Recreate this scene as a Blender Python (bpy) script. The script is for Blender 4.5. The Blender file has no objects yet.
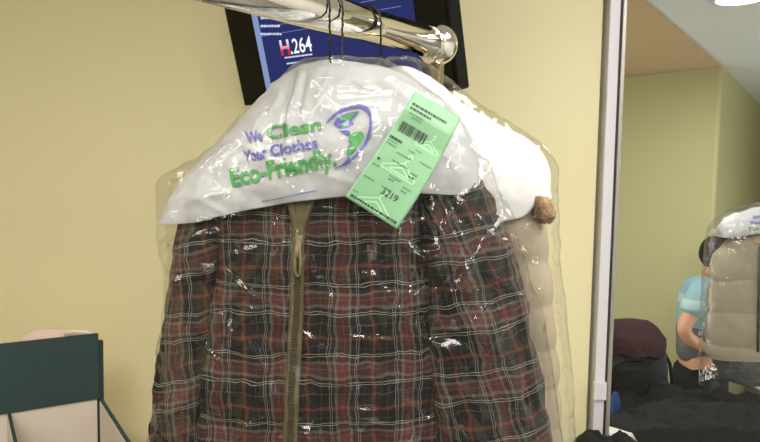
import bpy, bmesh, math, random
import numpy as np
from mathutils import Vector, Matrix, noise
from mathutils.bvhtree import BVHTree

S = bpy.context.scene
COL = S.collection
random.seed(4)

# ---------------------------------------------------------------- camera
F = 650.0
CAM = Vector((0.0, 0.0, 1.95))
CM = Matrix.Rotation(math.radians(86.0), 3, 'X') @ Matrix.Rotation(math.radians(1.0), 3, 'Z')
cd = bpy.data.cameras.new('camera')
cd.sensor_width = 36.0
cd.lens = F * 36.0 / 760.0
cd.clip_start = 0.02
cam = bpy.data.objects.new('camera', cd)
COL.objects.link(cam)
cam.matrix_world = Matrix.Translation(CAM) @ CM.to_4x4()
S.camera = cam

# ---------------------------------------------------------------- world, lights, exposure
w = bpy.data.worlds.new('world')
S.world = w
w.use_nodes = True
w.node_tree.nodes['Background'].inputs[0].default_value = (1.0, 0.96, 0.88, 1)
w.node_tree.nodes['Background'].inputs[1].default_value = 0.30
S.view_settings.view_transform = 'Standard'
S.view_settings.look = 'None'
S.view_settings.gamma = 1.0
S.view_settings.use_curve_mapping = False
S.view_settings.exposure = 0.08


def area(name, loc, sx, sy, power, col=(1, 0.97, 0.9), target=None):
    l = bpy.data.lights.new(name, 'AREA')
    l.shape = 'RECTANGLE'
    l.size, l.size_y, l.energy, l.color = sx, sy, power, col
    o = bpy.data.objects.new(name, l)
    COL.objects.link(o)
    o.location = loc
    if target is not None:
        o.rotation_euler = (Vector(target) - Vector(loc)).to_track_quat('-Z', 'Y').to_euler()
    return o


area('ceiling_light_front', (1.05, 0.75, 2.97), 0.6, 1.2, 33, (1.0, 1.0, 0.94))
area('ceiling_light_side', (-1.1, 0.0, 2.97), 0.6, 1.2, 25, (1, 0.96, 0.88))
area('ceiling_light_rear', (0.5, -1.3, 2.97), 1.2, 0.6, 50)
area('glint_light_corner', (-1.3, -1.5, 2.97), 0.3, 0.9, 14)  # added unseen panel, makes glints on the plastic film
area('glint_light_middle', (1.7, -0.7, 2.97), 0.3, 0.9, 14)  # another added panel out of view, for film glints
area('glint_light_near', (-0.35, 0.45, 2.97), 0.9, 0.25, 9)  # small added panel overhead, only for more film glints
area('sheen_fill_rear', (0.9, -2.95, 1.9), 0.9, 1.2, 6, (0.95, 0.98, 1.0), (0.6, 2, 1.8))  # added unseen fill behind the camera, gives the film a broad sheen
area('ceiling_light_far_room', (1.3, 3.1, 2.60), 0.5, 0.5, 12, (1, 0.99, 0.94))
area('far_fill_right', (3.3, 2.7, 1.2), 1.4, 1.2, 17, (1, 1, 0.97), (1.9, 4.8, 2.6))  # added unseen fill, brightens the far ceiling and walls
area('far_fill_left', (-0.4, 3.5, 1.5), 1.2, 1.4, 19, (1, 1, 0.97), (2.2, 3.8, 2.3))  # added unseen fill from the left, evens out the far walls


# ---------------------------------------------------------------- helpers
def at(px, py, Y):
    d = CM @ Vector(((px - 380) / F, -(py - 221) / F, -1.0))
    return CAM + d * (Y / d.y)


def atz(px, py, z):
    d = CM @ Vector(((px - 380) / F, -(py - 221) / F, -1.0))
    return CAM + d * ((z - CAM.z) / d.z)


def lin(c):
    r = []
    for v in c[:3]:
        v = v / 255.0
        r.append(v / 12.92 if v <= 0.04045 else ((v + 0.055) / 1.055) ** 2.4)
    return (*r, 1.0)


def mat(name, col, rough=0.6, metal=0.0, bump=0.0, bscale=60.0, var=0.0, vscale=6.0, sheen=0.0, coat=0.0, spec=None):
    m = bpy.data.materials.new(name)
    m.use_nodes = True
    nt = m.node_tree
    b = nt.nodes['Principled BSDF']
    b.inputs['Base Color'].default_value = lin(col)
    b.inputs['Roughness'].default_value = rough
    b.inputs['Metallic'].default_value = metal
    if sheen: b.inputs['Sheen Weight'].default_value = sheen
    if coat: b.inputs['Coat Weight'].default_value = coat
    if spec is not None: b.inputs['Specular IOR Level'].default_value = spec
    tc = nt.nodes.new('ShaderNodeTexCoord')
    if var:
        n = nt.nodes.new('ShaderNodeTexNoise'); n.inputs['Scale'].default_value = vscale; n.inputs['Detail'].default_value = 4
        nt.links.new(tc.outputs['Object'], n.inputs['Vector'])
        mx = nt.nodes.new('ShaderNodeMix'); mx.data_type = 'RGBA'
        a = lin(col)
        mx.inputs['A'].default_value = tuple(x * (1 - var) for x in a[:3]) + (1,)
        mx.inputs['B'].default_value = tuple(min(1, x * (1 + var)) for x in a[:3]) + (1,)
        nt.links.new(n.outputs['Fac'], mx.inputs['Factor'])
        nt.links.new(mx.outputs['Result'], b.inputs['Base Color'])
    if bump:
        n = nt.nodes.new('ShaderNodeTexNoise'); n.inputs['Scale'].default_value = bscale; n.inputs['Detail'].default_value = 5
        nt.links.new(tc.outputs['Object'], n.inputs['Vector'])
        bp = nt.nodes.new('ShaderNodeBump'); bp.inputs['Strength'].default_value = bump; bp.inputs['Distance'].default_value = 0.01
        nt.links.new(n.outputs['Fac'], bp.inputs['Height'])
        nt.links.new(bp.outputs['Normal'], b.inputs['Normal'])
    return m


def emis(name, col, s):
    m = bpy.data.materials.new(name)
    m.use_nodes = True
    nt = m.node_tree
    nt.nodes.remove(nt.nodes['Principled BSDF'])
    e = nt.nodes.new('ShaderNodeEmission')
    e.inputs[0].default_value = lin(col)
    e.inputs[1].default_value = s
    nt.links.new(e.outputs[0], nt.nodes['Material Output'].inputs[0])
    return m


def film(name, tint=(253, 253, 252), fac=2.4, rough=0.10, milk=0.004, bs=13.0, bst=0.45):
    """thin clear plastic film"""
    m = bpy.data.materials.new(name)
    m.use_nodes = True
    nt = m.node_tree
    N, L = nt.nodes, nt.links
    N.remove(N['Principled BSDF'])
    tc = N.new('ShaderNodeTexCoord')
    hs = []
    for rot, scl in ((0.7, 1.0), (-0.45, 0.8), (0.15, 1.4)):
        mp = N.new('ShaderNodeMapping'); mp.inputs['Rotation'].default_value = (0, rot, 0); mp.inputs['Scale'].default_value = (bs * 0.22 * scl, 12 * scl, bs * scl)
        L.new(tc.outputs['Object'], mp.inputs['Vector'])
        wn = N.new('ShaderNodeTexNoise'); wn.inputs['Scale'].default_value = 1.0; wn.inputs['Detail'].default_value = 1.5
        L.new(mp.outputs[0], wn.inputs['Vector'])
        sb = N.new('ShaderNodeMath'); sb.operation = 'SUBTRACT'; sb.inputs[1].default_value = 0.5; L.new(wn.outputs['Fac'], sb.inputs[0])
        ab = N.new('ShaderNodeMath'); ab.operation = 'ABSOLUTE'; L.new(sb.outputs[0], ab.inputs[0])
        hs.append(ab.outputs[0])
    a1 = N.new('ShaderNodeMath'); a1.operation = 'MINIMUM'; L.new(hs[0], a1.inputs[0]); L.new(hs[1], a1.inputs[1])
    a2 = N.new('ShaderNodeMath'); a2.operation = 'MINIMUM'; L.new(a1.outputs[0], a2.inputs[0]); L.new(hs[2], a2.inputs[1])
    bp = N.new('ShaderNodeBump'); bp.inputs['Strength'].default_value = bst; bp.inputs['Distance'].default_value = 0.03
    L.new(a2.outputs[0], bp.inputs['Height'])
    fr = N.new('ShaderNodeFresnel'); fr.inputs['IOR'].default_value = 1.3
    L.new(bp.outputs['Normal'], fr.inputs['Normal'])
    mu = N.new('ShaderNodeMath'); mu.operation = 'MULTIPLY'; mu.inputs[1].default_value = fac
    L.new(fr.outputs[0], mu.inputs[0])
    mn = N.new('ShaderNodeMath'); mn.operation = 'MINIMUM'; mn.inputs[1].default_value = 0.30
    L.new(mu.outputs[0], mn.inputs[0])
    tr = N.new('ShaderNodeBsdfTransparent'); tr.inputs[0].default_value = lin(tint)
    gl = N.new('ShaderNodeBsdfAnisotropic' if False else 'ShaderNodeBsdfGlossy'); gl.inputs['Roughness'].default_value = rough
    L.new(bp.outputs['Normal'], gl.inputs['Normal'])
    df = N.new('ShaderNodeBsdfDiffuse'); df.inputs[0].default_value = (0.85, 0.85, 0.85, 1)
    m1 = N.new('ShaderNodeMixShader'); m1.inputs[0].default_value = milk
    L.new(tr.outputs[0], m1.inputs[1]); L.new(df.outputs[0], m1.inputs[2])
    m2 = N.new('ShaderNodeMixShader')
    L.new(mn.outputs[0], m2.inputs[0]); L.new(m1.outputs[0], m2.inputs[1]); L.new(gl.outputs[0], m2.inputs[2])
    L.new(m2.outputs[0], N['Material Output'].inputs[0])
    return m


def tag(o, label=None, cat=None, group=None, kind=None):
    if label: o['label'] = label
    if cat: o['category'] = cat
    if group: o['group'] = group
    if kind: o['kind'] = kind
    return o


def thing(name, loc, label, cat, group=None):
    o = bpy.data.objects.new(name, None)
    COL.objects.link(o)
    o.empty_display_size = 0.05
    o.location = loc
    o.matrix_world = Matrix.Translation(Vector(loc))
    return tag(o, label, cat, group)


def wloc(o):
    v = Vector(o.location)
    while o.parent is not None:
        o = o.parent
        v += Vector(o.location)
    return v


def add(name, verts, faces, m, parent=None, smooth=True, uvs=None, origin=None, mats=None, fm=None):
    """verts in world space; parented meshes share the parent's origin"""
    org = wloc(parent) if parent is not None else Vector(origin or (0, 0, 0))
    me = bpy.data.meshes.new(name)
    me.from_pydata([tuple(Vector(v) - org) for v in verts], [], faces)
    me.update()
    if uvs is not None:
        l = me.uv_layers.new(name='UVMap')
        for p, uv in zip(me.polygons, uvs):
            for li, c in zip(p.loop_indices, uv):
                l.data[li].uv = c
    me.materials.append(m)
    for mm in (mats or []): me.materials.append(mm)
    if fm:
        for p, i in zip(me.polygons, fm): p.material_index = i
    for p in me.polygons: p.use_smooth = smooth
    o = bpy.data.objects.new(name, me)
    COL.objects.link(o)
    if parent is not None:
        o.parent = parent
    else:
        o.location = org
    return o


class MB:
    def __init__(s): s.v, s.f = [], []

    def put(s, v, f):
        b = len(s.v)
        s.v += [Vector(x) for x in v]
        s.f += [tuple(i + b for i in q) for q in f]

    def box(s, c, d, R=None, bevel=0.0):
        bm = bmesh.new()
        bmesh.ops.create_cube(bm, size=1.0)
        bmesh.ops.scale(bm, vec=d, verts=bm.verts)
        if bevel: bmesh.ops.bevel(bm, geom=bm.edges[:], offset=bevel, segments=2, affect='EDGES', profile=0.6)
        bm.verts.index_update()
        v = [(Matrix(R) @ x.co if R is not None else x.co) + Vector(c) for x in bm.verts]
        s.put(v, [[q.index for q in p.verts] for p in bm.faces])
        bm.free()
        return s

    def lathe(s, prof, c, axis=(0, 0, 1), n=32):
        """prof: (r, h) along axis"""
        q = Vector((0, 0, 1)).rotation_difference(Vector(axis).normalized()).to_matrix()
        v, f = [], []
        for r, h in prof:
            for k in range(n):
                a = 2 * math.pi * k / n
                v.append(q @ Vector((r * math.cos(a), r * math.sin(a), h)) + Vector(c))
        for i in range(len(prof) - 1):
            for k in range(n):
                f.append((i * n + k, i * n + (k + 1) % n, (i + 1) * n + (k + 1) % n, (i + 1) * n + k))
        f.append(tuple(range(n))[::-1]); f.append(tuple((len(prof) - 1) * n + k for k in range(n)))
        s.put(v, f)
        return s

    def tube(s, pts, r, n=8, closed=False):
        pts = [Vector(p) for p in pts]
        m = len(pts)
        rr = r if isinstance(r, (list, tuple)) else [r] * m
        v, f = [], []
        up = None
        for i, p in enumerate(pts):
            t = (pts[(i + 1) % m] - pts[i - 1]) if closed else (pts[min(i + 1, m - 1)] - pts[max(i - 1, 0)])
            t.normalize()
            if up is None:
                up = t.orthogonal().normalized()
            up = (up - t * up.dot(t)).normalized()
            b = t.cross(up)
            for k in range(n):
                a = 2 * math.pi * k / n
                v.append(p + (up * math.cos(a) + b * math.sin(a)) * rr[i])
        for i in range(m if closed else m - 1):
            j = (i + 1) % m
            for k in range(n):
                f.append((i * n + k, i * n + (k + 1) % n, j * n + (k + 1) % n, j * n + k))
        if not closed:
            f.append(tuple(range(n))[::-1]); f.append(tuple((m - 1) * n + k for k in range(n)))
        s.put(v, f)
        return s

    def build(s, name, m, parent=None, smooth=False, origin=None):
        return add(name, s.v, s.f, m, parent, smooth, origin=origin)


def smooth_arr(a, k):
    a = np.asarray(a, float)
    for _ in range(k):
        p = np.concatenate([[2 * a[0] - a[1]], a, [2 * a[-1] - a[-2]]])
        a = 0.25 * p[:-2] + 0.5 * p[1:-1] + 0.25 * p[2:]
    return a


def normals(G, wrap=True):
    """unit normals of a grid of points (rows, ring)"""
    du = np.roll(G, -1, 1) - np.roll(G, 1, 1) if wrap else np.gradient(G, axis=1)
    dv = np.gradient(G, axis=0)
    n = np.cross(du, dv)
    l = np.linalg.norm(n, axis=2, keepdims=True)
    return n / np.maximum(l, 1e-9)


def loft(name, rows, Y0, m, parent, nr=100, nu=96, p=0.75, disp=None, caps=(True, True), sm=6, yshift=None, solid=0.0):
    """closed tube of cloth: rows (py, x left, x right, half depth) in photo pixels at distance Y0"""
    R = np.array([r[:4] for r in rows], float)
    t = np.linspace(0, 1, nr)
    py = np.interp(t, (R[:, 0] - R[0, 0]) / (R[-1, 0] - R[0, 0]), R[:, 0])
    xl = smooth_arr(np.interp(py, R[:, 0], R[:, 1]), sm)
    xr = smooth_arr(np.interp(py, R[:, 0], R[:, 2]), sm)
    dd = smooth_arr(np.interp(py, R[:, 0], R[:, 3]), sm)
    G = np.zeros((nr, nu, 3))
    for i in range(nr):
        c, a = (xl[i] + xr[i]) / 2, (xr[i] - xl[i]) / 2
        for k in range(nu):
            ph = math.pi / 2 + 2 * math.pi * k / nu
            cx, sx = math.cos(ph), math.sin(ph)
            x = c + a * math.copysign(abs(cx) ** p, cx)
            w_ = at(x, py[i], Y0)
            G[i, k] = (w_.x, w_.y + dd[i] * math.copysign(abs(sx) ** p, sx) + (yshift(t[i]) if yshift else 0), w_.z)
    nrm = normals(G)
    cen = G.mean(axis=1, keepdims=True)
    sg = np.sign(np.sum(nrm * (G - cen), axis=2).mean()) or 1
    nrm *= sg
    # arc length for the weave
    seg = np.linalg.norm(np.roll(G, -1, 1) - G, axis=2)
    cu = np.concatenate([np.zeros((nr, 1)), np.cumsum(seg, 1)], 1)
    cu -= cu[:, nu // 2:nu // 2 + 1]
    cv = np.concatenate([[0], np.cumsum(np.linalg.norm(np.diff(G[:, nu // 2], axis=0), axis=1))])
    if disp:
        for i in range(nr):
            for k in range(nu):
                G[i, k] += nrm[i, k] * disp(Vector(G[i, k]), t[i], k / nu)
    V = [Vector(v) for v in G.reshape(-1, 3)]
    f, uv = [], []
    for i in range(nr - 1):
        for k in range(nu):
            k2 = (k + 1) % nu
            f.append((i * nu + k, (i + 1) * nu + k, (i + 1) * nu + k2, i * nu + k2))
            uv.append(((cu[i, k], -cv[i]), (cu[i + 1, k], -cv[i + 1]), (cu[i + 1, k + 1], -cv[i + 1]), (cu[i, k + 1], -cv[i])))
    for e, on in ((0, caps[0]), (nr - 1, caps[1])):
        if on:
            b = len(V)
            V.append(Vector(G[e].mean(axis=0)))
            for k in range(nu):
                f.append((e * nu + k, e * nu + (k + 1) % nu, b)); uv.append(((0, 0),) * 3)
    o = add(name, V, f, m, parent, True, uv)
    if solid:
        s_ = o.modifiers.new('thick', 'SOLIDIFY'); s_.thickness = solid
    o['_'] = 0
    del o['_']
    return o, (V, f)


def poncho(name, top, bot, Yc, D, m, parent, ns=90, nt=50, disp=None):
    """folded paper cover over a hanger: front and back sheets meeting along the ridge"""
    T, B = np.array(top, float), np.array(bot, float)

    def along(A, n):
        l = np.concatenate([[0], np.cumsum(np.linalg.norm(np.diff(A[:, :2], axis=0), axis=1))])
        q = np.linspace(0, l[-1], n)
        return np.stack([np.interp(q, l, A[:, 0]), np.interp(q, l, A[:, 1])], 1)
    T, B = along(T, ns), along(B, ns)
    for A in (T, B):
        for j in (0, 1): A[:, j] = smooth_arr(A[:, j], 4)
    G = np.zeros((nt, 2 * ns, 3))
    for i in range(nt):
        t = i / (nt - 1)
        for k in range(2 * ns):
            s = k if k < ns else 2 * ns - 1 - k
            side = -1 if k < ns else 1
            q = T[s] * (1 - t) + B[s] * t
            dd = D * (0.35 + 0.65 * math.sin(math.pi * (s + 0.5) / ns) ** 0.5)
            w_ = at(q[0], q[1], Yc)
            G[i, k] = (w_.x, w_.y + side * dd * math.sin(t * math.pi / 2) ** 0.75, w_.z)
    nrm = normals(G)
    if nrm[nt // 2, ns // 2][1] > 0: nrm = -nrm
    for i in range(nt):
        for k in range(2 * ns):
            if disp:
                sv = (k if k < ns else 2 * ns - 1 - k) / (ns - 1)
                G[i, k] += nrm[i, k] * disp(Vector(G[i, k]), i / (nt - 1), sv) * min(1.0, 0.15 + 8 * min(sv, 1 - sv))
    V = [Vector(v) for v in G.reshape(-1, 3)]
    n2 = 2 * ns
    f = [(i * n2 + k, (i + 1) * n2 + k, (i + 1) * n2 + (k + 1) % n2, i * n2 + (k + 1) % n2) for i in range(nt - 1) for k in range(n2)]
    o = add(name, V, f, m, parent, True)
    s_ = o.modifiers.new('thick', 'SOLIDIFY'); s_.thickness = 0.0005
    return o, (V, f)


def bvh_of(vf):
    return BVHTree.FromPolygons([tuple(v) for v in vf[0]], vf[1])


def hit(bv, px, py, off):
    d = (at(px, py, 1.0) - CAM).normalized()
    h, n, i, t = bv.ray_cast(CAM, d)
    if h is None: return None
    if n.dot(d) > 0: n = -n
    return h + n * off


_txt = {}


def text2d(s, bold=0.0, maxe=0.07):
    """flat lettering: points with cap height 1, baseline 0, and faces"""
    c = bpy.data.curves.new('t', 'FONT')
    c.body = s; c.size = 1.0; c.offset = bold; c.resolution_u = 4
    o = bpy.data.objects.new('t', c)
    COL.objects.link(o)
    dg = bpy.context.evaluated_depsgraph_get(); dg.update()
    me = bpy.data.meshes.new_from_object(o.evaluated_get(dg))
    bpy.data.objects.remove(o); bpy.data.curves.remove(c)
    bm = bmesh.new(); bm.from_mesh(me); bpy.data.meshes.remove(me)
    bmesh.ops.triangulate(bm, faces=bm.faces[:])
    for _ in range(4):
        es = [e for e in bm.edges if e.calc_length() > maxe]
        if not es: break
        bmesh.ops.subdivide_edges(bm, edges=es, cuts=1)
        bmesh.ops.triangulate(bm, faces=bm.faces[:])
    bm.verts.index_update()
    v = [(x.co.x / 0.73, x.co.y / 0.73) for x in bm.verts]
    f = [tuple(q.index for q in p.verts) for p in bm.faces]
    bm.free()
    x0 = min(a for a, _ in v); x1 = max(a for a, _ in v)
    return [(a - x0, b) for a, b in v], f, x1 - x0


def print_text(name, s, p0, p1, h, bv, m, parent, bold=0.02, shear=0.0, off=0.0026):
    v, f, wd = text2d(s, bold)
    p0, p1 = Vector(p0), Vector(p1)
    ux = (p1 - p0) / wd
    uy = Vector((ux.y, -ux.x)).normalized() * h
    P = [hit(bv, *(p0 + ux * a + uy * b + ux.normalized() * (shear * b * h)), off) for a, b in v]
    f = [q for q in f if all(P[i] is not None for i in q)]
    P = [p if p is not None else CAM for p in P]
    use = sorted({i for q in f for i in q}); mp = {i: j for j, i in enumerate(use)}
    return add(name, [P[i] for i in use], [tuple(mp[i] for i in q) for q in f], m, parent, True)


def print_poly(mb, poly, bv, off, step=3.0):
    """flat printed patch, outline in photo pixels, laid on a surface"""
    bm = bmesh.new()
    bm.faces.new([bm.verts.new((x, y, 0)) for x, y in poly])
    bmesh.ops.triangulate(bm, faces=bm.faces[:])
    for _ in range(5):
        es = [e for e in bm.edges if e.calc_length() > step]
        if not es: break
        bmesh.ops.subdivide_edges(bm, edges=es, cuts=1)
        bmesh.ops.triangulate(bm, faces=bm.faces[:])
    bm.verts.index_update()
    P = [hit(bv, v.co.x, v.co.y, off) for v in bm.verts]
    fs = [tuple(q.index for q in p.verts) for p in bm.faces]
    fs = [q for q in fs if all(P[i] is not None for i in q)]
    mb.put([p if p is not None else CAM for p in P], fs)
    bm.free()


def fbm(p, s, o=4):
    return noise.fractal(Vector(p) * s, 0.8, 2.1, o)


def crumple(p, s):
    d = noise.voronoi(Vector(p) * s)[0]
    return min(1.0, d[1] - d[0]) - 0.35


def ridge(p, s, ax=(1, 1, 1)):
    q = Vector((p.x * ax[0], p.y * ax[1], p.z * ax[2])) * s
    return 1 - abs(noise.noise(q)) * 2


def crease(p, s, ang, stretch, off):
    c, q = math.cos(ang), math.sin(ang)
    a, b = (p.x * c + p.z * q) * s, (-p.x * q + p.z * c) * s * stretch
    n = abs(noise.noise(Vector((a + off, b, p.y * s * 0.5))) + 0.35 * noise.noise(Vector((a * 2.3 + off, b * 2.3, p.y * s))))
    return max(0.0, 1 - n * 5.0) ** 1.5


# ---------------------------------------------------------------- materials
M = {}
M['wall'] = mat('yellow_paint', (222, 213, 172), 0.55, bump=0.05, bscale=160, var=0.015, vscale=3)
M['olive'] = mat('dimmed_wall_paint', (188, 185, 138), 0.6, bump=0.05, bscale=160, var=0.015)  # the yellow wall paint again, dimmer light put into its colour
M['white_ceiling'] = mat('white_ceiling', (235, 233, 226), 0.8)
M['grey_ceiling'] = mat('grey_ceiling', (216, 219, 213), 0.8, var=0.01)
M['tan'] = mat('tan_paint', (196, 170, 130), 0.7)
M['grey_wall'] = mat('grey_paint', (148, 146, 140), 0.7)
M['floor'] = mat('grey_vinyl', (120, 116, 108), 0.4, var=0.1)
M['trim'] = mat('white_lacquer', (212, 208, 216), 0.35)
M['alu'] = mat('brushed_metal', (170, 165, 160), 0.4, 0.6, var=0.08, vscale=20)
M['black_gap'] = mat('dark_seal', (50, 46, 44), 0.7)
M['counter'] = mat('white_laminate', (232, 230, 222), 0.3)
M['chrome'] = mat('chrome', (235, 232, 226), 0.05, 1.0)
M['brass'] = mat('warm_chrome', (226, 210, 180), 0.12, 1.0)
M['wire'] = mat('black_wire', (44, 38, 30), 0.35, 0.7)
M['tv'] = mat('black_gloss_plastic', (8, 8, 9), 0.35, spec=0.2)
M['tv_glass'] = mat('dark_screen_glass', (5, 5, 6), 0.2, spec=0.2)
M['paper'] = mat('white_paper_film', (184, 184, 188), 0.33, bump=0.14, bscale=34)
M['paper_rear_lit'] = mat('lit_white_paper', (226, 225, 224), 0.36, bump=0.12, bscale=34)  # brighter copy of the cover paper: strong light painted into its colour
M['ticket'] = mat('green_card', (128, 174, 134), 0.55)
M['ink'] = mat('black_ink', (44, 56, 48), 0.6)
M['ink_soft'] = mat('faint_ink', (84, 126, 94), 0.6)
M['ink_pale'] = mat('pale_ink', (156, 206, 164), 0.6)
M['print_blue'] = mat('blue_print', (92, 92, 178), 0.45)
M['print_green'] = mat('green_print', (62, 150, 70), 0.45)
M['zip_tape'] = mat('olive_tape', (104, 93, 66), 0.8, bump=0.3, bscale=300)
M['zip_teeth'] = mat('dull_brass', (72, 64, 44), 0.45, 0.3)
M['zip_pull'] = mat('brass', (140, 128, 94), 0.4, 0.3)
M['box_green'] = mat('dark_green_board', (42, 62, 62), 0.75, bump=0.05, bscale=90, var=0.08, vscale=30)
M['box_lining'] = mat('beige_lining', (214, 202, 186), 0.7, var=0.03)
M['pink'] = mat('pale_pink', (226, 196, 184), 0.6, var=0.06, vscale=20)
M['black_cloth'] = mat('black_cloth', (9, 9, 10), 0.85, bump=0.25, bscale=120, var=0.2, vscale=20)
M['black_cloth_b'] = mat('charcoal_cloth', (14, 14, 16), 0.8, bump=0.25, bscale=120, var=0.2, vscale=20)
M['maroon'] = mat('maroon_cloth', (46, 17, 21), 0.8, bump=0.2, bscale=90, var=0.15, vscale=12)
M['navy'] = mat('dark_navy_nylon', (26, 28, 34), 0.6, bump=0.2, bscale=120)
M['blue'] = mat('blue_cloth', (24, 56, 112), 0.7, bump=0.2, bscale=90)
M['skin'] = mat('skin', (226, 172, 138), 0.5)
M['hair'] = mat('black_hair', (20, 18, 17), 0.5, bump=0.4, bscale=200)
M['trouser'] = mat('dark_trouser_cloth', (34, 34, 38), 0.8)
M['shoe'] = mat('black_shoe', (24, 22, 22), 0.5)
M['puffer'] = mat('taupe_quilting', (160, 150, 130), 0.6, bump=0.12, bscale=60, var=0.05, vscale=14)
M['puffer_rear'] = mat('beige_quilting', (176, 161, 138), 0.6, bump=0.12, bscale=60, var=0.05, vscale=14)
M['fur'] = mat('brown_fur', (150, 124, 96), 0.9, bump=0.8, bscale=140, var=0.5, vscale=60)
M['lining'] = mat('dark_grey_lining', (74, 74, 74), 0.6, bump=0.2, bscale=70)
M['zip_green'] = mat('dark_green_zip', (48, 62, 46), 0.5)
M['film'] = film('clear_plastic_film')
M['lamp'] = emis('lamp_diffuser', (255, 255, 250), 6.0)


def plaid(name, per=0.112, rot=0.0):
    m = bpy.data.materials.new(name)
    m.use_nodes = True
    nt = m.node_tree
    N, L = nt.nodes, nt.links
    b = N['Principled BSDF']
    b.inputs['Roughness'].default_value = 0.8
    b.inputs['Specular IOR Level'].default_value = 0.15
    uv = N.new('ShaderNodeUVMap'); uv.uv_map = 'UVMap'
    tc = N.new('ShaderNodeTexCoord')
    wn = N.new('ShaderNodeTexNoise'); wn.inputs['Scale'].default_value = 22; wn.inputs['Detail'].default_value = 3
    L.new(tc.outputs['Object'], wn.inputs['Vector'])
    sub = N.new('ShaderNodeVectorMath'); sub.operation = 'SUBTRACT'; sub.inputs[1].default_value = (0.5, 0.5, 0.5)
    L.new(wn.outputs['Color'], sub.inputs[0])
    sc = N.new('ShaderNodeVectorMath'); sc.operation = 'SCALE'; sc.inputs['Scale'].default_value = 0.022
    L.new(sub.outputs[0], sc.inputs[0])
    av = N.new('ShaderNodeVectorMath'); av.operation = 'ADD'
    L.new(uv.outputs[0], av.inputs[0]); L.new(sc.outputs[0], av.inputs[1])
    mp = N.new('ShaderNodeMapping'); mp.inputs['Rotation'].default_value[2] = rot
    L.new(av.outputs[0], mp.inputs[0])
    sep = N.new('ShaderNodeSeparateXYZ'); L.new(mp.outputs[0], sep.inputs[0])
    blk, rust, red, gry, brn = (19, 22, 24), (104, 60, 46), (86, 46, 41), (104, 98, 93), (40, 30, 28)
    sett = [(0.0, rust), (0.025, brn), (0.11, blk), (0.36, brn), (0.43, gry), (0.475, red), (0.63, gry), (0.67, brn), (0.72, blk), (0.90, brn), (0.975, rust)]
    lines = [(0.0, 0), (0.20, 0.25), (0.208, 0), (0.335, 1), (0.3435, 0), (0.368, 1), (0.376, 0), (0.56, 0.2), (0.567, 0), (0.744, 1), (0.752, 0), (0.776, 1), (0.784, 0), (0.86, 0.25), (0.867, 0)]

    def ramp(v, stops, colour=True):
        r = N.new('ShaderNodeValToRGB')
        r.color_ramp.interpolation = 'CONSTANT'
        e = r.color_ramp.elements
        while len(e) < len(stops): e.new(0.5)
        for el, (p_, c_) in zip(e, stops):
            el.position = p_
        for el, (p_, c_) in zip(e, stops):
            el.color = lin(c_) if colour else (c_, c_, c_, 1)
        L.new(v, r.inputs[0])
        return r.outputs[0]
    cols, lns = [], []
    for ax in (0, 1):
        d = N.new('ShaderNodeMath'); d.operation = 'DIVIDE'; d.inputs[1].default_value = per * (1.0 if ax else 0.92)
        L.new(sep.outputs[ax], d.inputs[0])
        a = N.new('ShaderNodeMath'); a.operation = 'ADD'; a.inputs[1].default_value = 40.0 + (0.3 if ax else 0.12)
        L.new(d.outputs[0], a.inputs[0])
        fr = N.new('ShaderNodeMath'); fr.operation = 'FRACT'; L.new(a.outputs[0], fr.inputs[0])
        cols.append(ramp(fr.outputs[0], sett)); lns.append(ramp(fr.outputs[0], lines, False))
    mx = N.new('ShaderNodeMix'); mx.data_type = 'RGBA'; mx.inputs['Factor'].default_value = 0.5
    L.new(cols[0], mx.inputs['A']); L.new(cols[1], mx.inputs['B'])
    cur = mx.outputs['Result']
    for ln, s_ in zip(lns, (0.34, 0.52)):
        k = N.new('ShaderNodeMath'); k.operation = 'MULTIPLY'; k.inputs[1].default_value = s_
        L.new(ln, k.inputs[0])
        q = N.new('ShaderNodeMix'); q.data_type = 'RGBA'
        L.new(k.outputs[0], q.inputs['Factor']); L.new(cur, q.inputs['A']); q.inputs['B'].default_value = lin((192, 188, 178))
        cur = q.outputs['Result']
    L.new(cur, b.inputs['Base Color'])
    n = N.new('ShaderNodeTexNoise'); n.inputs['Scale'].default_value = 70; n.inputs['Detail'].default_value = 4
    L.new(tc.outputs['Object'], n.inputs['Vector'])
    bp = N.new('ShaderNodeBump'); bp.inputs['Strength'].default_value = 0.3; bp.inputs['Distance'].default_value = 0.008
    L.new(n.outputs['Fac'], bp.inputs['Height']); L.new(bp.outputs['Normal'], b.inputs['Normal'])
    return m


M['plaid'] = plaid('plaid_cloth')
M['plaid_sleeve'] = plaid('plaid_sleeve_cloth', rot=math.radians(-9))

# ---------------------------------------------------------------- structure
YW = 2.30
XO = 0.80        # left side of the opening


def struct(name, boxes, m, label=None):
    mb = MB()
    for c, d in boxes: mb.box(c, d)
    o = mb.build(name, M[m], None)
    return tag(o, label, None, None, 'structure')


struct('floor', [((0.4, 1.6, -0.05), (6.4, 11.2, 0.1))], 'floor')
struct('ceiling', [((0.0, -0.4, 3.05), (5.2, 5.5, 0.1))], 'white_ceiling')
struct('wall_left', [((-2.55, -0.4, 1.5), (0.1, 5.5, 3.0))], 'wall')
struct('wall_right', [((2.55, -0.4, 1.5), (0.1, 5.5, 3.0))], 'white_ceiling')
struct('wall_rear', [((0.0, -3.1, 1.5), (5.0, 0.1, 3.0))], 'grey_wall')
struct('wall_back', [((XO / 2 - 1.27, YW + 0.05, 1.5), (XO + 2.5 - 0.04, 0.1, 3.0)), ((1.64, YW + 0.05, 2.86), (1.72, 0.1, 0.28)),
                     ((2.4, YW + 0.05, 1.36), (0.2, 0.1, 2.72))], 'wall')
# the far room
fa, fb = atz(612, 78, 2.65), atz(722, 65, 2.65)
fc = atz(760, 105, 2.65)
u1 = (fa - fb).normalized(); u2 = (fc - fb).normalized()
fl = fb + u1 * 3.2
fr_ = fb + u2 * 4.0


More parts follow.
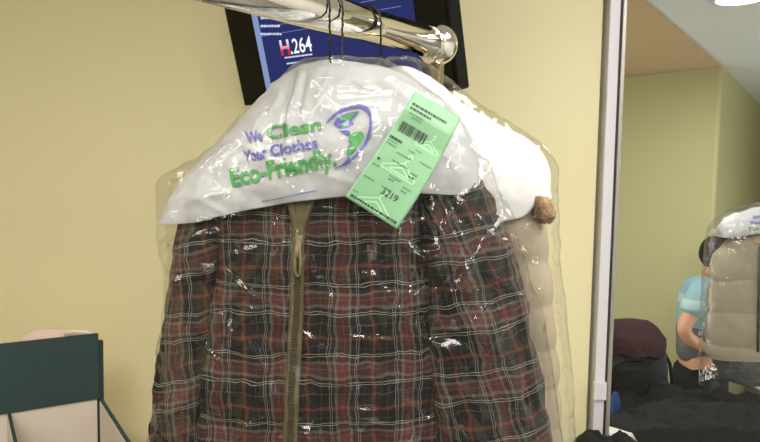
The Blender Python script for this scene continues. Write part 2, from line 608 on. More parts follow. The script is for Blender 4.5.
def slab(name, p, q, h, m, th=0.02):
    n = Vector((-(q - p).y, (q - p).x, 0)).normalized()
    if n.y < 0: n = -n
    v = []
    for z in (0, h):
        for b in (p, q, q + n * th, p + n * th): v.append((b.x, b.y, z))
    f = [(0, 1, 2, 3), (4, 5, 6, 7), (0, 1, 5, 4), (1, 2, 6, 5), (2, 3, 7, 6), (3, 0, 4, 7)]
    return tag(add(name, v, f, M[m], None, False), None, None, None, 'structure')


slab('wall_far', fl, fb, 2.65, 'olive')
slab('wall_far_return', fb, fr_, 2.65, 'olive')
struct('wall_far_left', [((-0.6, 4.0, 1.33), (0.1, 3.2, 2.65))], 'olive')
struct('wall_far_right', [((5.0, 5.2, 1.33), (0.1, 5.6, 2.65))], 'olive')
struct('ceiling_far', [((2.0, 5.2, 2.70), (7.0, 5.6, 0.1))], 'grey_ceiling')
# tan soffit: a thin dropped panel whose edge runs from the opening to the corner
sa = atz(641, 0, 2.64)
ue = (Vector((fb.x, fb.y, 0)) - Vector((sa.x, sa.y, 0))).normalized()
s0 = Vector((sa.x, sa.y, 0)) - ue * ((sa.y - 2.42) / ue.y)
poly = [(s0.x, s0.y), (fb.x, fb.y), (fl.x, fl.y), (-0.5, 2.42)]
v = [(x, y, z) for z in (2.64, 2.655) for x, y in poly]
tag(add('ceiling_soffit', v, [(0, 1, 2, 3), (4, 5, 6, 7), (0, 1, 5, 4), (1, 2, 6, 5), (2, 3, 7, 6), (3, 0, 4, 7)], M['tan'], None, False), None, None, None, 'structure')

# white frame round the opening
tr = MB()
xa, xb, xc = at(601, 221, YW - 0.03).x, at(611.5, 221, YW - 0.03).x, at(614, 221, YW - 0.03).x
tr.box(((xa + xb) / 2, YW - 0.015 + 0.03, 1.36), (xb - xa, 0.10, 2.72), None, 0.004)
tr.box((1.5, YW + 0.015, 2.72), (1.65, 0.10, 0.05), None, 0.004)
fro = tag(tr.build('trim_1', M['trim'], None), None, None, None, 'structure')
g = MB(); g.box((xb + 0.004, YW + 0.0, 1.35), (0.008, 0.07, 2.7)); g.build('seal_strip', M['black_gap'], fro)
g = MB(); g.box((xb + 0.013, YW - 0.012, 1.35), (0.014, 0.06, 2.7), None, 0.003); g.build('metal_edge', M['alu'], fro)
zc = at(592, 387, YW).z
g = MB(); g.box(((xa + xb) / 2 - 0.002, YW - 0.04, zc), (xb - xa + 0.008, 0.02, 0.064), None, 0.003); g.build('joint_cover', M['trim'], fro)

# ---------------------------------------------------------------- counters
ct = MB(); ct.box((-0.4, 1.965, 0.955), (2.4 * 1.0, 0.6, 0.04), None, 0.004)
t = thing('service_counter', (-0.4, 2.0, 0), 'long white counter running along the yellow wall', 'counter')
ct.build('countertop', M['counter'], t)
g = MB(); g.box((-0.4, 1.98, 0.4675), (2.34, 0.54, 0.935)); g.build('counter_body', M['counter'], t)
TZ = at(633, 433, 2.43).z
t = thing('white_table', (1.7, 2.85, 0), 'white table under the heap of black clothes beyond the opening', 'table')
g = MB(); g.box((1.7, 2.65, TZ - 0.02), (1.8, 0.44, 0.04), None, 0.004); g.build('tabletop', M['counter'], t)
for sx in (0.86, 2.54):
    for sy in (2.48, 2.82):
        g = MB(); g.box((sx, sy, (TZ - 0.04) / 2), (0.05, 0.05, TZ - 0.04)); g.build('leg', M['counter'], t)

# ---------------------------------------------------------------- recessed lamp
lp = atz(740, -3, 2.65)
t = thing('ceiling_lamp', (lp.x, lp.y, 2.65), 'round white recessed lamp glowing in the grey ceiling', 'lamp')
g = MB(); g.lathe([(0.105, 0.0), (0.105, -0.008), (0.085, -0.012), (0.085, 0.0)], (lp.x, lp.y, 2.65)); g.build('trim_ring', M['trim'], t, True)
g = MB(); g.lathe([(0.084, -0.009), (0.06, -0.014), (0.001, -0.016)], (lp.x, lp.y, 2.65)); g.build('diffuser', M['lamp'], t, True)

# ---------------------------------------------------------------- television
yaw, tilt, roll = -0.69389739, 0.27797562, 0.0103871
TVR = Matrix.Rotation(yaw, 3, 'Z') @ Matrix.Rotation(tilt, 3, 'X') @ Matrix.Rotation(roll, 3, 'Y')
TW, TH = 0.839, 0.50
TO = Vector((-0.13134035, 1.9, 2.16701479))
tv = thing('television', TO, 'black flat television tilted down from the wall showing a blue screen', 'television')


def T(x, y, z): return TO + TVR @ Vector((x, y, z))


def tvbox(name, c, d, m, bev=0.0, parent=None):
    g = MB(); g.box(T(*c), d, TVR, bev)
    return g.build(name, M[m], parent or tv)


def tvray(px, py):
    d = CM @ Vector(((px - 380) / F, -(py - 221) / F, -1.0))
    n = TVR @ Vector((0, 1, 0))
    p = CAM + d * ((T(0, -0.001, 0) - CAM).dot(n) / d.dot(n))
    q = TVR.transposed() @ (p - TO)
    return q.x, q.z


tvbox('housing', (0, 0.025, TH / 2), (TW, 0.05, TH), 'tv', 0.006)
sl, sb_ = tvray(256, 8)
sr, _ = tvray(414, 4)
tvbox('bezel', (0, -0.001, TH / 2), (TW - 0.02, 0.004, TH - 0.02), 'tv_glass', 0.001)
SX0, SX1, SZ0, SZ1 = sl, sr, 0.018, TH - 0.05
scm = emis('screen_blue', (44, 50, 98), 1.0)
e_line = emis('screen_line', (120, 132, 190), 1.0)
e_text = emis('screen_text', (205, 212, 240), 1.0)
e_white = emis('screen_white', (235, 238, 250), 1.1)
e_red = emis('screen_red', (214, 52, 60), 1.0)
e_pale = emis('screen_pale', (130, 150, 190), 1.0)
M.update(scm=scm, e_line=e_line, e_text=e_text, e_white=e_white, e_red=e_red, e_pale=e_pale)
scr = tvbox('screen', ((SX0 + SX1) / 2, -0.0035, (SZ0 + SZ1) / 2), (SX1 - SX0, 0.003, SZ1 - SZ0), 'scm')
YF = -0.0058


def sbox(mb, x0, z0, x1, z1, th=0.0012):
    mb.box(T((x0 + x1) / 2, YF, (z0 + z1) / 2), (abs(x1 - x0), th, abs(z1 - z0)), TVR)


def sline(mb, a, b, h):
    (x0, z0), (x1, z1) = tvray(*a), tvray(*b)
    sbox(mb, x0, (z0 + z1) / 2 - h / 2, x1, (z0 + z1) / 2 + h / 2)


g = MB()
for a, b in (((262, 37), (318, 26)), ((262, 28), (330, 15)), ((262, 19), (335, 5)), ((262, 10), (310, 1)), ((352, 15), (402, 6)), ((352, 3), (402, -4))):
    sline(g, a, b, 0.0016)
g.build('ruled_lines', M['e_line'], scr)
g = MB()
random.seed(9)
for (x, y, n) in ((262, 34, 20), (262, 26, 18), (262, 18, 17), (262, 9, 14)):   # unreadable small menu rows
    q0 = x
    while q0 < x + n:
        wl = random.uniform(1.2, 3.0)
        sline(g, (q0, y), (q0 + wl, y - wl * 0.17), 0.0062)
        q0 += wl + 0.7
for (x0, x1, y, s_) in ((286, 313, 57.6, 0.0045), (288, 300, 63.5, 0.0045)):
    q0 = x0
    while q0 < x1:
        wl = random.uniform(1.2, 3.0)
        sline(g, (q0, y - (q0 - x0) * 0.13), (q0 + wl, y - (q0 - x0) * 0.13 - wl * 0.13), s_)
        q0 += wl + 0.6
tag(g.build('small_text', M['e_text'], scr), None, None, None, 'stuff')
g = MB(); a_, b_ = tvray(252.5, 14); c_, d_ = tvray(258, 14)
sbox(g, a_, SZ0, c_, b_); g.build('side_strip', M['e_pale'], scr)


def screen_text(name, s, p0, p1, hpx, m, bold):
    v_, f_, wd = text2d(s, bold)
    (x0, z0), (x1, z1) = tvray(*p0), tvray(*p1)
    _, zt = tvray(p0[0], p0[1] - hpx)
    k = (x1 - x0) / wd
    ang = math.atan2(z1 - z0, x1 - x0) * 0.3
    P = [T(x0 + a * k, YF - 0.0006, z0 + b * (zt - z0) + a * k * math.tan(ang)) for a, b in v_]
    return add(name, P, f_, m, scr, False)


m_h = bpy.data.materials.new('screen_red_fade'); m_h.use_nodes = True
nt = m_h.node_tree; nt.nodes.remove(nt.nodes['Principled BSDF'])
tc = nt.nodes.new('ShaderNodeTexCoord'); sp = nt.nodes.new('ShaderNodeSeparateXYZ'); nt.links.new(tc.outputs['Generated'], sp.inputs[0])
rp = nt.nodes.new('ShaderNodeValToRGB'); rp.color_ramp.elements[0].position = 0.3; rp.color_ramp.elements[0].color = lin((216, 40, 56)); rp.color_ramp.elements[1].position = 0.85; rp.color_ramp.elements[1].color = lin((236, 226, 236))
nt.links.new(sp.outputs['Z'], rp.inputs[0]); em = nt.nodes.new('ShaderNodeEmission'); nt.links.new(rp.outputs[0], em.inputs[0]); nt.links.new(em.outputs[0], nt.nodes['Material Output'].inputs[0])
screen_text('printed_letter', 'H', (283.0, 55.0), (292, 53.8), 15.5, m_h, 0.03)
screen_text('printed_number', '.264', (292.6, 53.6), (314, 50.0), 15.5, M['e_white'], 0.012)
g = MB(); g.box(T(0, 0.08, TH * 0.5), (0.3, 0.06, 0.25), TVR, 0.004); g.build('wall_mount', M['tv'], tv)
g = MB(); pm = T(0, 0.11, TH * 0.5); g.tube([pm, (pm.x + 0.02, YW + 0.01, pm.z)], 0.03, 12); g.build('mount_arm', M['tv'], tv, True)

# ---------------------------------------------------------------- garment rail
RA, RB = at(330, 13.5, 1.14), at(437, 45, 1.50)
rd = (RB - RA).normalized()
rh = Vector((rd.y, -rd.x, 0)).normalized()      # horizontal, across the rail, towards the viewer
RR = 0.033
rail = thing('garment_rail', (RB.x, RB.y, 0), 'thick chrome clothes rail with ball end on upright post', 'clothes rail')
g = MB(); g.tube([RA - rd * 0.42, RA, RB - rd * 0.02], RR, 40); g.build('rail_tube', M['chrome'], rail, True)
g = MB()
prof = [(0.047 * math.sin(a), -0.047 * math.cos(a)) for a in np.linspace(0.05, math.pi - 0.05, 24)]
g.lathe(prof, RB, rd, 40); g.build('ball_joint', M['chrome'], rail, True)
g = MB(); g.lathe([(RR, -0.006), (RR + 0.003, -0.005), (RR + 0.003, 0.005), (RR, 0.006)], RB - rd * 0.04, rd, 40); g.build('collar_ring', M['chrome'], rail, True)
g = MB(); g.lathe([(0.0175, RB.z - 0.03), (0.0175, 0.012)], (RB.x, RB.y, 0), (0, 0, 1), 24); g.build('post', M['brass'], rail, True)
g = MB(); g.lathe([(0.17, 0.0), (0.17, 0.008), (0.03, 0.018), (0.0175, 0.03)], (RB.x, RB.y, 0), (0, 0, 1), 40); g.build('base_plate', M['chrome'], rail, True)


def rail_at(px):
    best = None
    for i in range(400):
        c = RA + rd * (-0.2 + 0.6 * i / 400)
        q = CM.transposed() @ (c + rh * (RR + 0.003) - CAM)
        x = 380 + F * q.x / -q.z
        if best is None or abs(x - px) < best[0]: best = (abs(x - px), c)
    return best[1]


def wire_hanger(px, neck, halfx, drop, yoff, label):
    """hook over the rail, twisted neck, and the shoulder wire inside the garment"""
    c = rail_at(px)
    t = thing('wire_hanger', neck, label, 'hanger', 'wire hangers on the chrome rail')
    R_ = RR + 0.0028
    path = []
    for a in np.linspace(math.radians(215), 0, 30):
        path.append(c + rh * (R_ * math.cos(a)) + Vector((0, 0, R_ * math.sin(a))))
    p0 = path[-1]
    for s_ in np.linspace(0.08, 1, 22):
        q = p0.lerp(Vector(neck), s_ ** 1.0)
        q.x = p0.x + (neck[0] - p0.x) * s_ ** 2.2
        q.y = p0.y + (neck[1] - p0.y) * s_ ** 2.2
        path.append(q)
    g = MB(); g.tube(path, 0.0017, 8); 
    tw = []
    for i, q in enumerate(path[26:]):
        a = i * 1.6
        tw.append(q + Vector((math.cos(a), math.sin(a), 0)) * 0.0019)
    g2 = MB(); g2.tube(tw, 0.0012, 6)
    g.build('hook', M['wire'], t, True)
    g2.build('twisted_neck', M['wire'], t, True)
    n = Vector(neck)
    sh = [n, n + Vector((-halfx, 0, -drop)), n + Vector((-halfx - 0.01, 0, -drop - 0.012)), n + Vector((-halfx + 0.01, 0, -drop - 0.02)), n + Vector((halfx - 0.01, 0, -drop - 0.02)), n + Vector((halfx + 0.01, 0, -drop - 0.012)), n + Vector((halfx, 0, -drop)), n]
    g = MB(); g.tube(sh, 0.0017, 6); g.build('shoulder_wire', M['wire'], t, True)
    return t


YF0, YR0 = 1.09, 1.295
wire_hanger(330, at(331, 68, YF0 - 0.004), 0.12, 0.085, 0, 'black twisted wire hanger, leftmost of three hooks on the rail')
wire_hanger(343, at(341, 68, YF0 + 0.006), 0.12, 0.085, 0, 'black twisted wire hanger, middle of three hooks on the rail')
wire_hanger(381, at(382, 66, YR0 - 0.02), 0.12, 0.1, 0, 'black twisted wire hanger nearest the ball end of the rail')

# ---------------------------------------------------------------- plaid jacket
jk = thing('plaid_jacket', at(318, 520, YF0), 'dark red and black plaid jacket zipped shut on a hanger', 'jacket')


def cloth_body(p, t_, u):
    return 0.010 * fbm(p, 9, 3) + 0.006 * ridge(p, 11, (1.6, 1, 0.5)) * min(1, t_ * 2) + 0.003 * fbm(p, 38, 2)


def cloth_sleeve(p, t_, u):
    return 0.008 * fbm(p + Vector((3, 1, 2)), 11, 3) + 0.005 * ridge(p, 13, (1.2, 1, 0.7)) + 0.0025 * fbm(p, 40, 2)


body, bvf = loft('body', [(112, 296, 352, .03), (128, 270, 380, .045), (150, 240, 408, .055), (190, 215, 424, .065), (230, 207, 430, .07), (300, 205, 434, .074), (442, 200, 442, .076), (530, 196, 446, .078)], YF0, M['plaid'], jk, 130, 150, 0.72, cloth_body, (True, True))
loft('sleeve', [(150, 228, 258, .018), (175, 206, 250, .026), (200, 194, 240, .034), (214, 188, 234, .044), (228, 184, 228, .046), (280, 174, 222, .046), (330, 166, 216, .046), (380, 160, 212, .046), (442, 155, 208, .046), (540, 150, 202, .046)], YF0, M['plaid_sleeve'], jk, 120, 70, 0.85, cloth_sleeve, (True, True), yshift=lambda t_: -0.012 * min(1, max(0, t_ - 0.12) * 8))
loft('sleeve', [(140, 398, 440, .02), (165, 410, 466, .030), (200, 420, 492, .044), (250, 426, 507, .052), (300, 428, 521, .053), (350, 430, 533, .054), (400, 432, 541, .054), (442, 435, 547, .054), (540, 440, 553, .054)], YF0, M['plaid_sleeve'], jk, 120, 80, 0.8, cloth_sleeve, (True, True), yshift=lambda t_: -0.020 * min(1, max(0, t_ - 0.1) * 8))
loft('collar', [(98, 300, 348, .03), (112, 292, 356, .036), (126, 286, 362, .04)], YF0, M['plaid'], jk, 14, 60, 0.9, None, (False, False), 1, solid=0.003)
bb = bvh_of(bvf)


def strip(bv, cl, half, off, rows, cols=5, edge=1.0):
    """ribbon laid on a surface; cl is a list of (px, py)"""
    C_ = np.array(cl, float)
    yy = np.linspace(C_[0, 1], C_[-1, 1], rows)
    xx = smooth_arr(np.interp(yy, C_[:, 1], C_[:, 0]), 3)
    P, f = [], []
    for i in range(rows):
        for j in range(cols):
            s_ = 2 * j / (cols - 1) - 1
            P.append(hit(bv, xx[i] + s_ * half, yy[i], off * (1 - edge * abs(s_) ** 4 * 0.8)))
    for i in range(rows - 1):
        for j in range(cols - 1):
            f.append((i * cols + j, i * cols + j + 1, (i + 1) * cols + j + 1, (i + 1) * cols + j))
    return P, f


zl = [(303, 200), (300, 225), (298, 250), (297, 300), (295, 350), (292, 400), (290, 442), (288, 515)]
P, f = strip(bb, zl, 6.4, 0.004, 90, 7)
zp = add('zipper', P, f, M['zip_tape'], jk, True)
zp.modifiers.new('thick', 'SOLIDIFY').thickness = 0.002
g = MB()
yy = np.linspace(232, 512, 104)
za = np.array(zl)
for i, y_ in enumerate(yy):
    x_ = np.interp(y_, za[:, 1], za[:, 0])
    q = hit(bb, x_, y_, 0.0062)
    g.box(q, (0.0105, 0.004, 0.0027), None, 0.0005)
tag(g.build('zip_teeth', M['zip_teeth'], zp), None, None, None, 'stuff')
P, f = strip(bb, [(311, 200), (306, 216), (301, 236)], 3.2, 0.006, 20, 5)
o = add('tape_flap', P, f, M['zip_tape'], zp, True); o.modifiers.new('thick', 'SOLIDIFY').thickness = 0.002
P, f = strip(bb, [(291, 200), (295, 216), (298, 236)], 3.2, 0.006, 20, 5)
o = add('tape_flap', P, f, M['zip_tape'], zp, True); o.modifiers.new('thick', 'SOLIDIFY').thickness = 0.002
q = hit(bb, 299.5, 240, 0.009)
g = MB(); g.box(q, (0.013, 0.008, 0.017), None, 0.003); g.build('slider', M['zip_pull'], zp, True)
# pull tab: an elongated flat loop
pl_ = [hit(bb, 299.5 + dx, 241 + dy, 0.013) for dx, dy in ((-1.6, 0), (-2.3, 10), (-3.6, 22), (-3.9, 27), (-2.0, 31), (0.6, 30.5), (2.6, 27), (2.2, 22), (1.6, 10), (1.2, 0))]
g = MB(); g.tube(pl_, 0.0024, 8, True)
g.tube([hit(bb, 299.2, 241, 0.0125), hit(bb, 298.6, 251, 0.0125), hit(bb, 298, 260, 0.0125)], [0.003, 0.0034, 0.004], 8)
g.build('pull_tab', M['zip_pull'], zp, True)

# ---------------------------------------------------------------- printed paper cover on the jacket
cv = thing('shoulder_cover', at(318, 222, YF0), 'white paper shoulder cover with blue and green print over plaid jacket', 'garment cover', 'paper shoulder covers')


def cover_disp(p, t_, s_):
    fold = math.exp(-((p.x - (-0.145 - 0.03 * t_)) / 0.009) ** 2) * 0.011 * math.sin(math.pi * min(1, t_ * 1.05)) * (1 - 0.6 * t_)
    return 0.007 * fbm(p, 9, 3) * (0.3 + t_) - fold + 0.006 * crumple(p, 13) * (1 - 0.4 * t_) + 0.004 * crease(p, 9, 1.1, 0.3, 4) * (1 - t_ * 0.5) + 0.0015 * fbm(p, 34, 2)


PLEATS = []
for (x0, y0, x1, y1, amp, wd) in ((298, 66, 284, 140, .011, .010), (306, 66, 296, 120, -.010, .008), (286, 80, 268, 120, .006, .008), (330, 64, 318, 100, .006, .008), (215, 165, 250, 135, .005, .009), (180, 205, 240, 190, .005, .008), (345, 75, 385, 95, .005, .007)):
    w0, w1 = at(x0, y0, 1.05), at(x1, y1, 1.05)
    w0, w1 = Vector((w0.x, w0.z)), Vector((w1.x, w1.z))
    PLEATS.append((w0, w1 - w0, (w1 - w0).length_squared, amp, wd))
_cd = cover_disp


def cover_disp2(p, t_, s_):
    d = _cd(p, t_, s_)
    if p.y < YF0:
        for a, b, l2, amp, wd in PLEATS:
            q = Vector((p.x, p.z)) - a
            k = min(1.0, max(0.0, q.dot(b) / l2))
            r = (q - b * k).length
            if r < wd: d += amp * 0.5 * (1 - r / wd) * min(1, 4 * min(k, 1 - k) + 0.2)
    return d


cov, cvf = poncho('paper_sheet', [(163, 218), (168, 200), (178, 182), (198, 160), (224, 136), (255, 103), (286, 72), (300, 63), (320, 60), (360, 61), (384, 65), (405, 74), (432, 90), (455, 108), (470, 128), (478, 146)],
                  [(164, 223), (185, 222), (205, 220), (228, 214), (260, 207), (300, 200), (345, 195), (380, 193), (415, 192), (445, 194), (473, 195)], YF0, 0.088, M['paper'], cv, 170, 90, cover_disp2)
cb = bvh_of(cvf)
print_text('printed_words', 'We', (247.0, 144.0), (263.5, 141.2), 11.5, cb, M["print_blue"], cov, 0.024, 0.05)
print_text('printed_words', 'Clean', (267.5, 139.5), (321.5, 130.0), 12.5, cb, M['print_green'], cov, 0.026, 0.12)
print_text('printed_words', 'Your', (244.5, 162.5), (267.5, 158.0), 11.5, cb, M['print_blue'], cov, 0.022, 0.1)
print_text('printed_words', 'Clothes', (270.5, 157.0), (318.0, 148.3), 11.5, cb, M['print_blue'], cov, 0.022, 0.1)
print_text('printed_words', 'Eco-Friendly.', (232.5, 186.8), (337.0, 165.0), 18.5, cb, M['print_green'], cov, 0.034, 0.02)
kx = lambda x, y: (225 + x / 4.42, 95 + y / 4.42)
arc = [(445, 130), (478, 92), (520, 64), (560, 50), (600, 46), (630, 62), (646, 95), (648, 135), (638, 185), (618, 228), (590, 265), (550, 298), (515, 316), (484, 326)]
aw = [3, 10, 15, 16, 16, 16, 15, 15, 15, 14, 14, 14, 12, 4]
g = MB()
cx_, cy_ = 556, 185
for i in range(len(arc) - 1):
    qd = []
    for (x, y), wv in ((arc[i], aw[i]), (arc[i + 1], aw[i + 1])):
        d_ = Vector((x - cx_, y - cy_)).normalized()
        qd.append([(x - d_.x * wv * 0.75, y - d_.y * wv * 0.75), (x + d_.x * wv * 0.25, y + d_.y * wv * 0.25)])
    print_poly(g, [kx(*qd[0][0]), kx(*qd[0][1]), kx(*qd[1][1]), kx(*qd[1][0])], cb, 0.0026)
print_poly(g, [kx(*p_) for p_ in ((480, 128), (500, 96), (545, 82), (596, 72), (578, 97), (560, 110), (570, 130), (545, 148), (528, 162), (556, 178), (548, 184), (514, 166), (503, 146), (490, 138))], cb, 0.0026)
print_poly(g, [kx(*p_) for p_ in ((500, 322), (530, 300), (560, 285), (545, 275), (548, 250), (580, 240), (600, 212), (580, 205), (545, 225), (536, 262), (542, 285))], cb, 0.0026)
g.build('globe_emblem', M['print_blue'], cov, True)
g = MB()
print_poly(g, [kx(*p_) for p_ in ((508, 102), (545, 88), (585, 78), (560, 100), (548, 118), (530, 112), (515, 120))], cb, 0.0034)
print_poly(g, [kx(*p_) for p_ in ((512, 140), (535, 132), (540, 143), (522, 156))], cb, 0.0034)
print_poly(g, [kx(*p_) for p_ in ((545, 192), (570, 170), (608, 164), (616, 184), (600, 210), (585, 236), (560, 246), (545, 278), (538, 262), (546, 238), (560, 216), (546, 206))], cb, 0.0034)
g.build('globe_land', M['print_green'], cov, True)
g = MB()
x_ = 262.0
random.seed(2)
while x_ < 316:
    wl = random.uniform(1.0, 3.0)
    y0 = 202 - (x_ - 262) * 0.2
    print_poly(g, [(x_, y0), (x_ + wl, y0 - wl * .2), (x_ + wl, y0 - wl * .2 - 1.1), (x_, y0 - 1.1)], cb, 0.0026)
    x_ += wl + 0.9
g.build('small_print', M['print_blue'], cov, True)

# ---------------------------------------------------------------- clear bag over the plaid jacket


def bag_disp(p, t_, u):
    big = 0.005 * fbm(p, 7, 2)
    cr = 0.008 * crumple(p, 8) + 0.0015 * crumple(p + Vector((7, 3, 1)), 23)
    st = 0.004 * ridge(p, 13, (2.0, 1, 0.35))
    st += 0.006 * (crease(p, 14, 0.7, 0.3, 1) + crease(p, 11, -0.5, 0.3, 7) + crease(p, 9, 0.1, 0.35, 3))
    d = (big + cr + st) * min(1, 0.35 + t_ * 4) * (0.3 + 0.7 * abs(math.cos(2 * math.pi * u)))
    if 0.25 < u < 0.75:
        for a, b, l, ln2, amp, wd in FOLDS:
            q = Vector((p.x, p.z)) - a
            k = min(1.0, max(0.0, q.dot(b) / ln2))
            r = (q - b * k).length
            if r < wd * 1.5: d += amp * 0.5 * (1 + math.cos(math.pi * r / (wd * 1.5))) * min(1, 6 * min(k, 1 - k) + 0.1)
    return d


FOLDS = []
for (x0, y0, x1, y1, amp, wd) in ((160, 246, 224, 231, .009, .007), (168, 286, 215, 268, .007, .006), (214, 262, 262, 246, .006, .005), (228, 338, 258, 304, .007, .005), (215, 345, 240, 318, .005, .004), (180, 226, 240, 216, .006, .005),
                                  (303, 240, 308, 268, .006, .004), (430, 200, 434, 280, .007, .006), (434, 285, 428, 350, .007, .006), (436, 350, 440, 430, .007, .006), (262, 276, 272, 300, .006, .004), (330, 300, 352, 268, .005, .004),
                                  (485, 150, 512, 230, .008, .006), (505, 190, 530, 290, .008, .006), (520, 300, 545, 420, .007, .006), (478, 215, 500, 250, .006, .005), (300, 70, 285, 135, .007, .006), (288, 92, 276, 150, .006, .005), (335, 78, 310, 118, .006, .005), (382, 72, 420, 92, .006, .005),
                                  (200, 175, 235, 140, .006, .005), (170, 215, 215, 195, .006, .005), (165, 180, 172, 225, .007, .006), (350, 360, 385, 330, .005, .004), (465, 330, 490, 300, .005, .004)):
    w0, w1 = at(x0, y0, 1.0), at(x1, y1, 1.0)
    w0, w1 = Vector((w0.x, w0.z)), Vector((w1.x, w1.z))
    c0 = Vector((CAM.x, CAM.z))
    w0, w1 = c0 + (w0 - c0) * 1.0, c0 + (w1 - c0) * 1.0
    FOLDS.append((w0, w1 - w0, (w1 - w0).length, (w1 - w0).length_squared, amp, wd))


def bag(rows, Y0, label, cutz=None, p=0.72, nr=300, nu=300):
    t = thing('garment_bag', at((rows[0][1] + rows[0][2]) / 2, rows[-1][0], Y0), label, 'plastic bag', 'clear plastic garment bags')
    o, vf = loft('plastic_film', rows, Y0, M['film'], t, nr, nu, p, bag_disp, (True, False), 4)
    return t, vf


bt, bgvf = bag([(58, 304, 382, .012), (65, 293, 396, .03), (78, 281, 414, .05), (92, 268, 432, .068), (110, 251, 450, .082), (130, 232, 464, .092), (150, 213, 474, .098), (166, 186, 482, .102), (174, 166, 488, .103), (182, 160, 491, .103), (210, 160, 504, .100), (240, 162, 516, .101), (270, 166, 524, .101), (310, 166, 538, .102), (360, 161, 549, .102), (400, 157, 555, .102), (442, 153, 559, .102), (535, 148, 565, .102)],
               YF0, 'crinkled clear plastic bag covering the plaid jacket')
gb = bvh_of(bgvf)
# a loose gather of film at the neck where the hangers leave the bag
g = MB()

# ---------------------------------------------------------------- green ticket
CO = [(415, 91), (461, 118), (345, 196.5), (397, 229)]
FOLD = 0.16


def near_depth(px, py):
    ds = []
    for dx in (-6, 0, 6):
        for dy in (-6, 0, 6):
            h = hit(gb, px + dx, py + dy, 0.0)
            if h is not None: ds.append(h.y)
    return min(ds) if ds else YF0 - 0.1


yd = [near_depth(418, 96), near_depth(452, 118), near_depth(350, 192), near_depth(394, 222)]
ymid = min(near_depth(*q) for q in ((385, 140), (425, 160), (400, 175), (370, 170), (405, 120), (440, 140)))


def ticket_pt(u, v, off=0.0):
    """u across, v down; bows out and kinks at the fold near the top"""
    a, b, c, d = [Vector(q) for q in CO]
    bow = Vector((0.055 * (b - a).length * math.sin(math.pi * v), 0)) if True else Vector((0, 0))
    q = a.lerp(b, u).lerp(c.lerp(d, u), v) + bow * (0.6 + 0.5 * u)
    yt = (yd[0] * (1 - u) + yd[1] * u); yb = min(yd[2], yd[3]) - 0.012
    Y = yt + (yb - yt) * v - 0.010 - 0.012 * math.sin(math.pi * v)
    k = max(0.0, 1 - abs(v - FOLD) / FOLD)
    Y -= 0.010 * k
    Y -= 0.014 * max(0, u - 0.6) * v
    return at(q.x, q.y, Y - off)


def tgrid(u0, v0, u1, v1, nu, nv, off):
    P = [ticket_pt(u0 + (u1 - u0) * i / nu, v0 + (v1 - v0) * j / nv, off) for j in range(nv + 1) for i in range(nu + 1)]
    f = [(j * (nu + 1) + i, j * (nu + 1) + i + 1, (j + 1) * (nu + 1) + i + 1, (j + 1) * (nu + 1) + i) for j in range(nv) for i in range(nu)]
    return P, f


tk = thing('claim_ticket', ticket_pt(0.5, 1.0), 'pale green printed claim ticket stapled over the white cover', 'ticket')
P, f = tgrid(0, 0, 1, 1, 20, 50, 0)
card = add('card', P, f, M['ticket'], tk, True); card.modifiers.new('thick', 'SOLIDIFY').thickness = 0.0005
TOFF = 0.0012
random.seed(12)
g = MB()
x_ = 0.10
while x_ < 0.60:
    wl = random.choice((0.010, 0.016, 0.026))
    g.put(*tgrid(x_, 0.255 - 0.0 * x_, x_ + wl, 0.345, 1, 4, TOFF)); x_ += wl + random.choice((0.008, 0.012, 0.018))
g.build('barcode', M['ink'], card)


def rows_of_marks(mb, u0, u1, v, h, gap=0.02):
    x = u0
    while x < u1:
        wl = random.uniform(0.02, 0.07)
        mb.put(*tgrid(x, v, min(x + wl, u1), v + h, 2, 1, TOFF)); x += wl + gap


g = MB()   # print too small to read
rows_of_marks(g, 0.08, 0.80, 0.085, 0.022, 0.012); rows_of_marks(g, 0.08, 0.52, 0.122, 0.02, 0.012)
rows_of_marks(g, 0.04, 0.28, 0.40, 0.022, 0.01)
rows_of_marks(g, 0.07, 0.14, 0.60, 0.02); rows_of_marks(g, 0.68, 0.80, 0.575, 0.013); rows_of_marks(g, 0.68, 0.78, 0.605, 0.013)
rows_of_marks(g, 0.06, 0.95, 0.955, 0.020, 0.012)
tag(g.build('heading_print', M['ink'], card), None, None, None, 'stuff')
g = MB()
for u0, u1, v_ in ((0.12, 0.4, 0.165), (0.2, 0.4, 0.19), (0.05, 0.22, 0.435), (0.05, 0.25, 0.46), (0.45, 0.58, 0.43), (0.3, 0.58, 0.49), (0.72, 0.95, 0.465), (0.55, 0.68, 0.40), (0.3, 0.6, 0.56),
                   (0.05, 0.18, 0.66), (0.4, 0.62, 0.675), (0.42, 0.52, 0.70), (0.7, 0.86, 0.70), (0.7, 0.8, 0.73), (0.05, 0.25, 0.775), (0.38, 0.6, 0.775), (0.05, 0.15, 0.915)):
    rows_of_marks(g, u0, u1, v_, 0.011, 0.014)
tag(g.build('faint_print', M['ink_soft'], card), None, None, None, 'stuff')


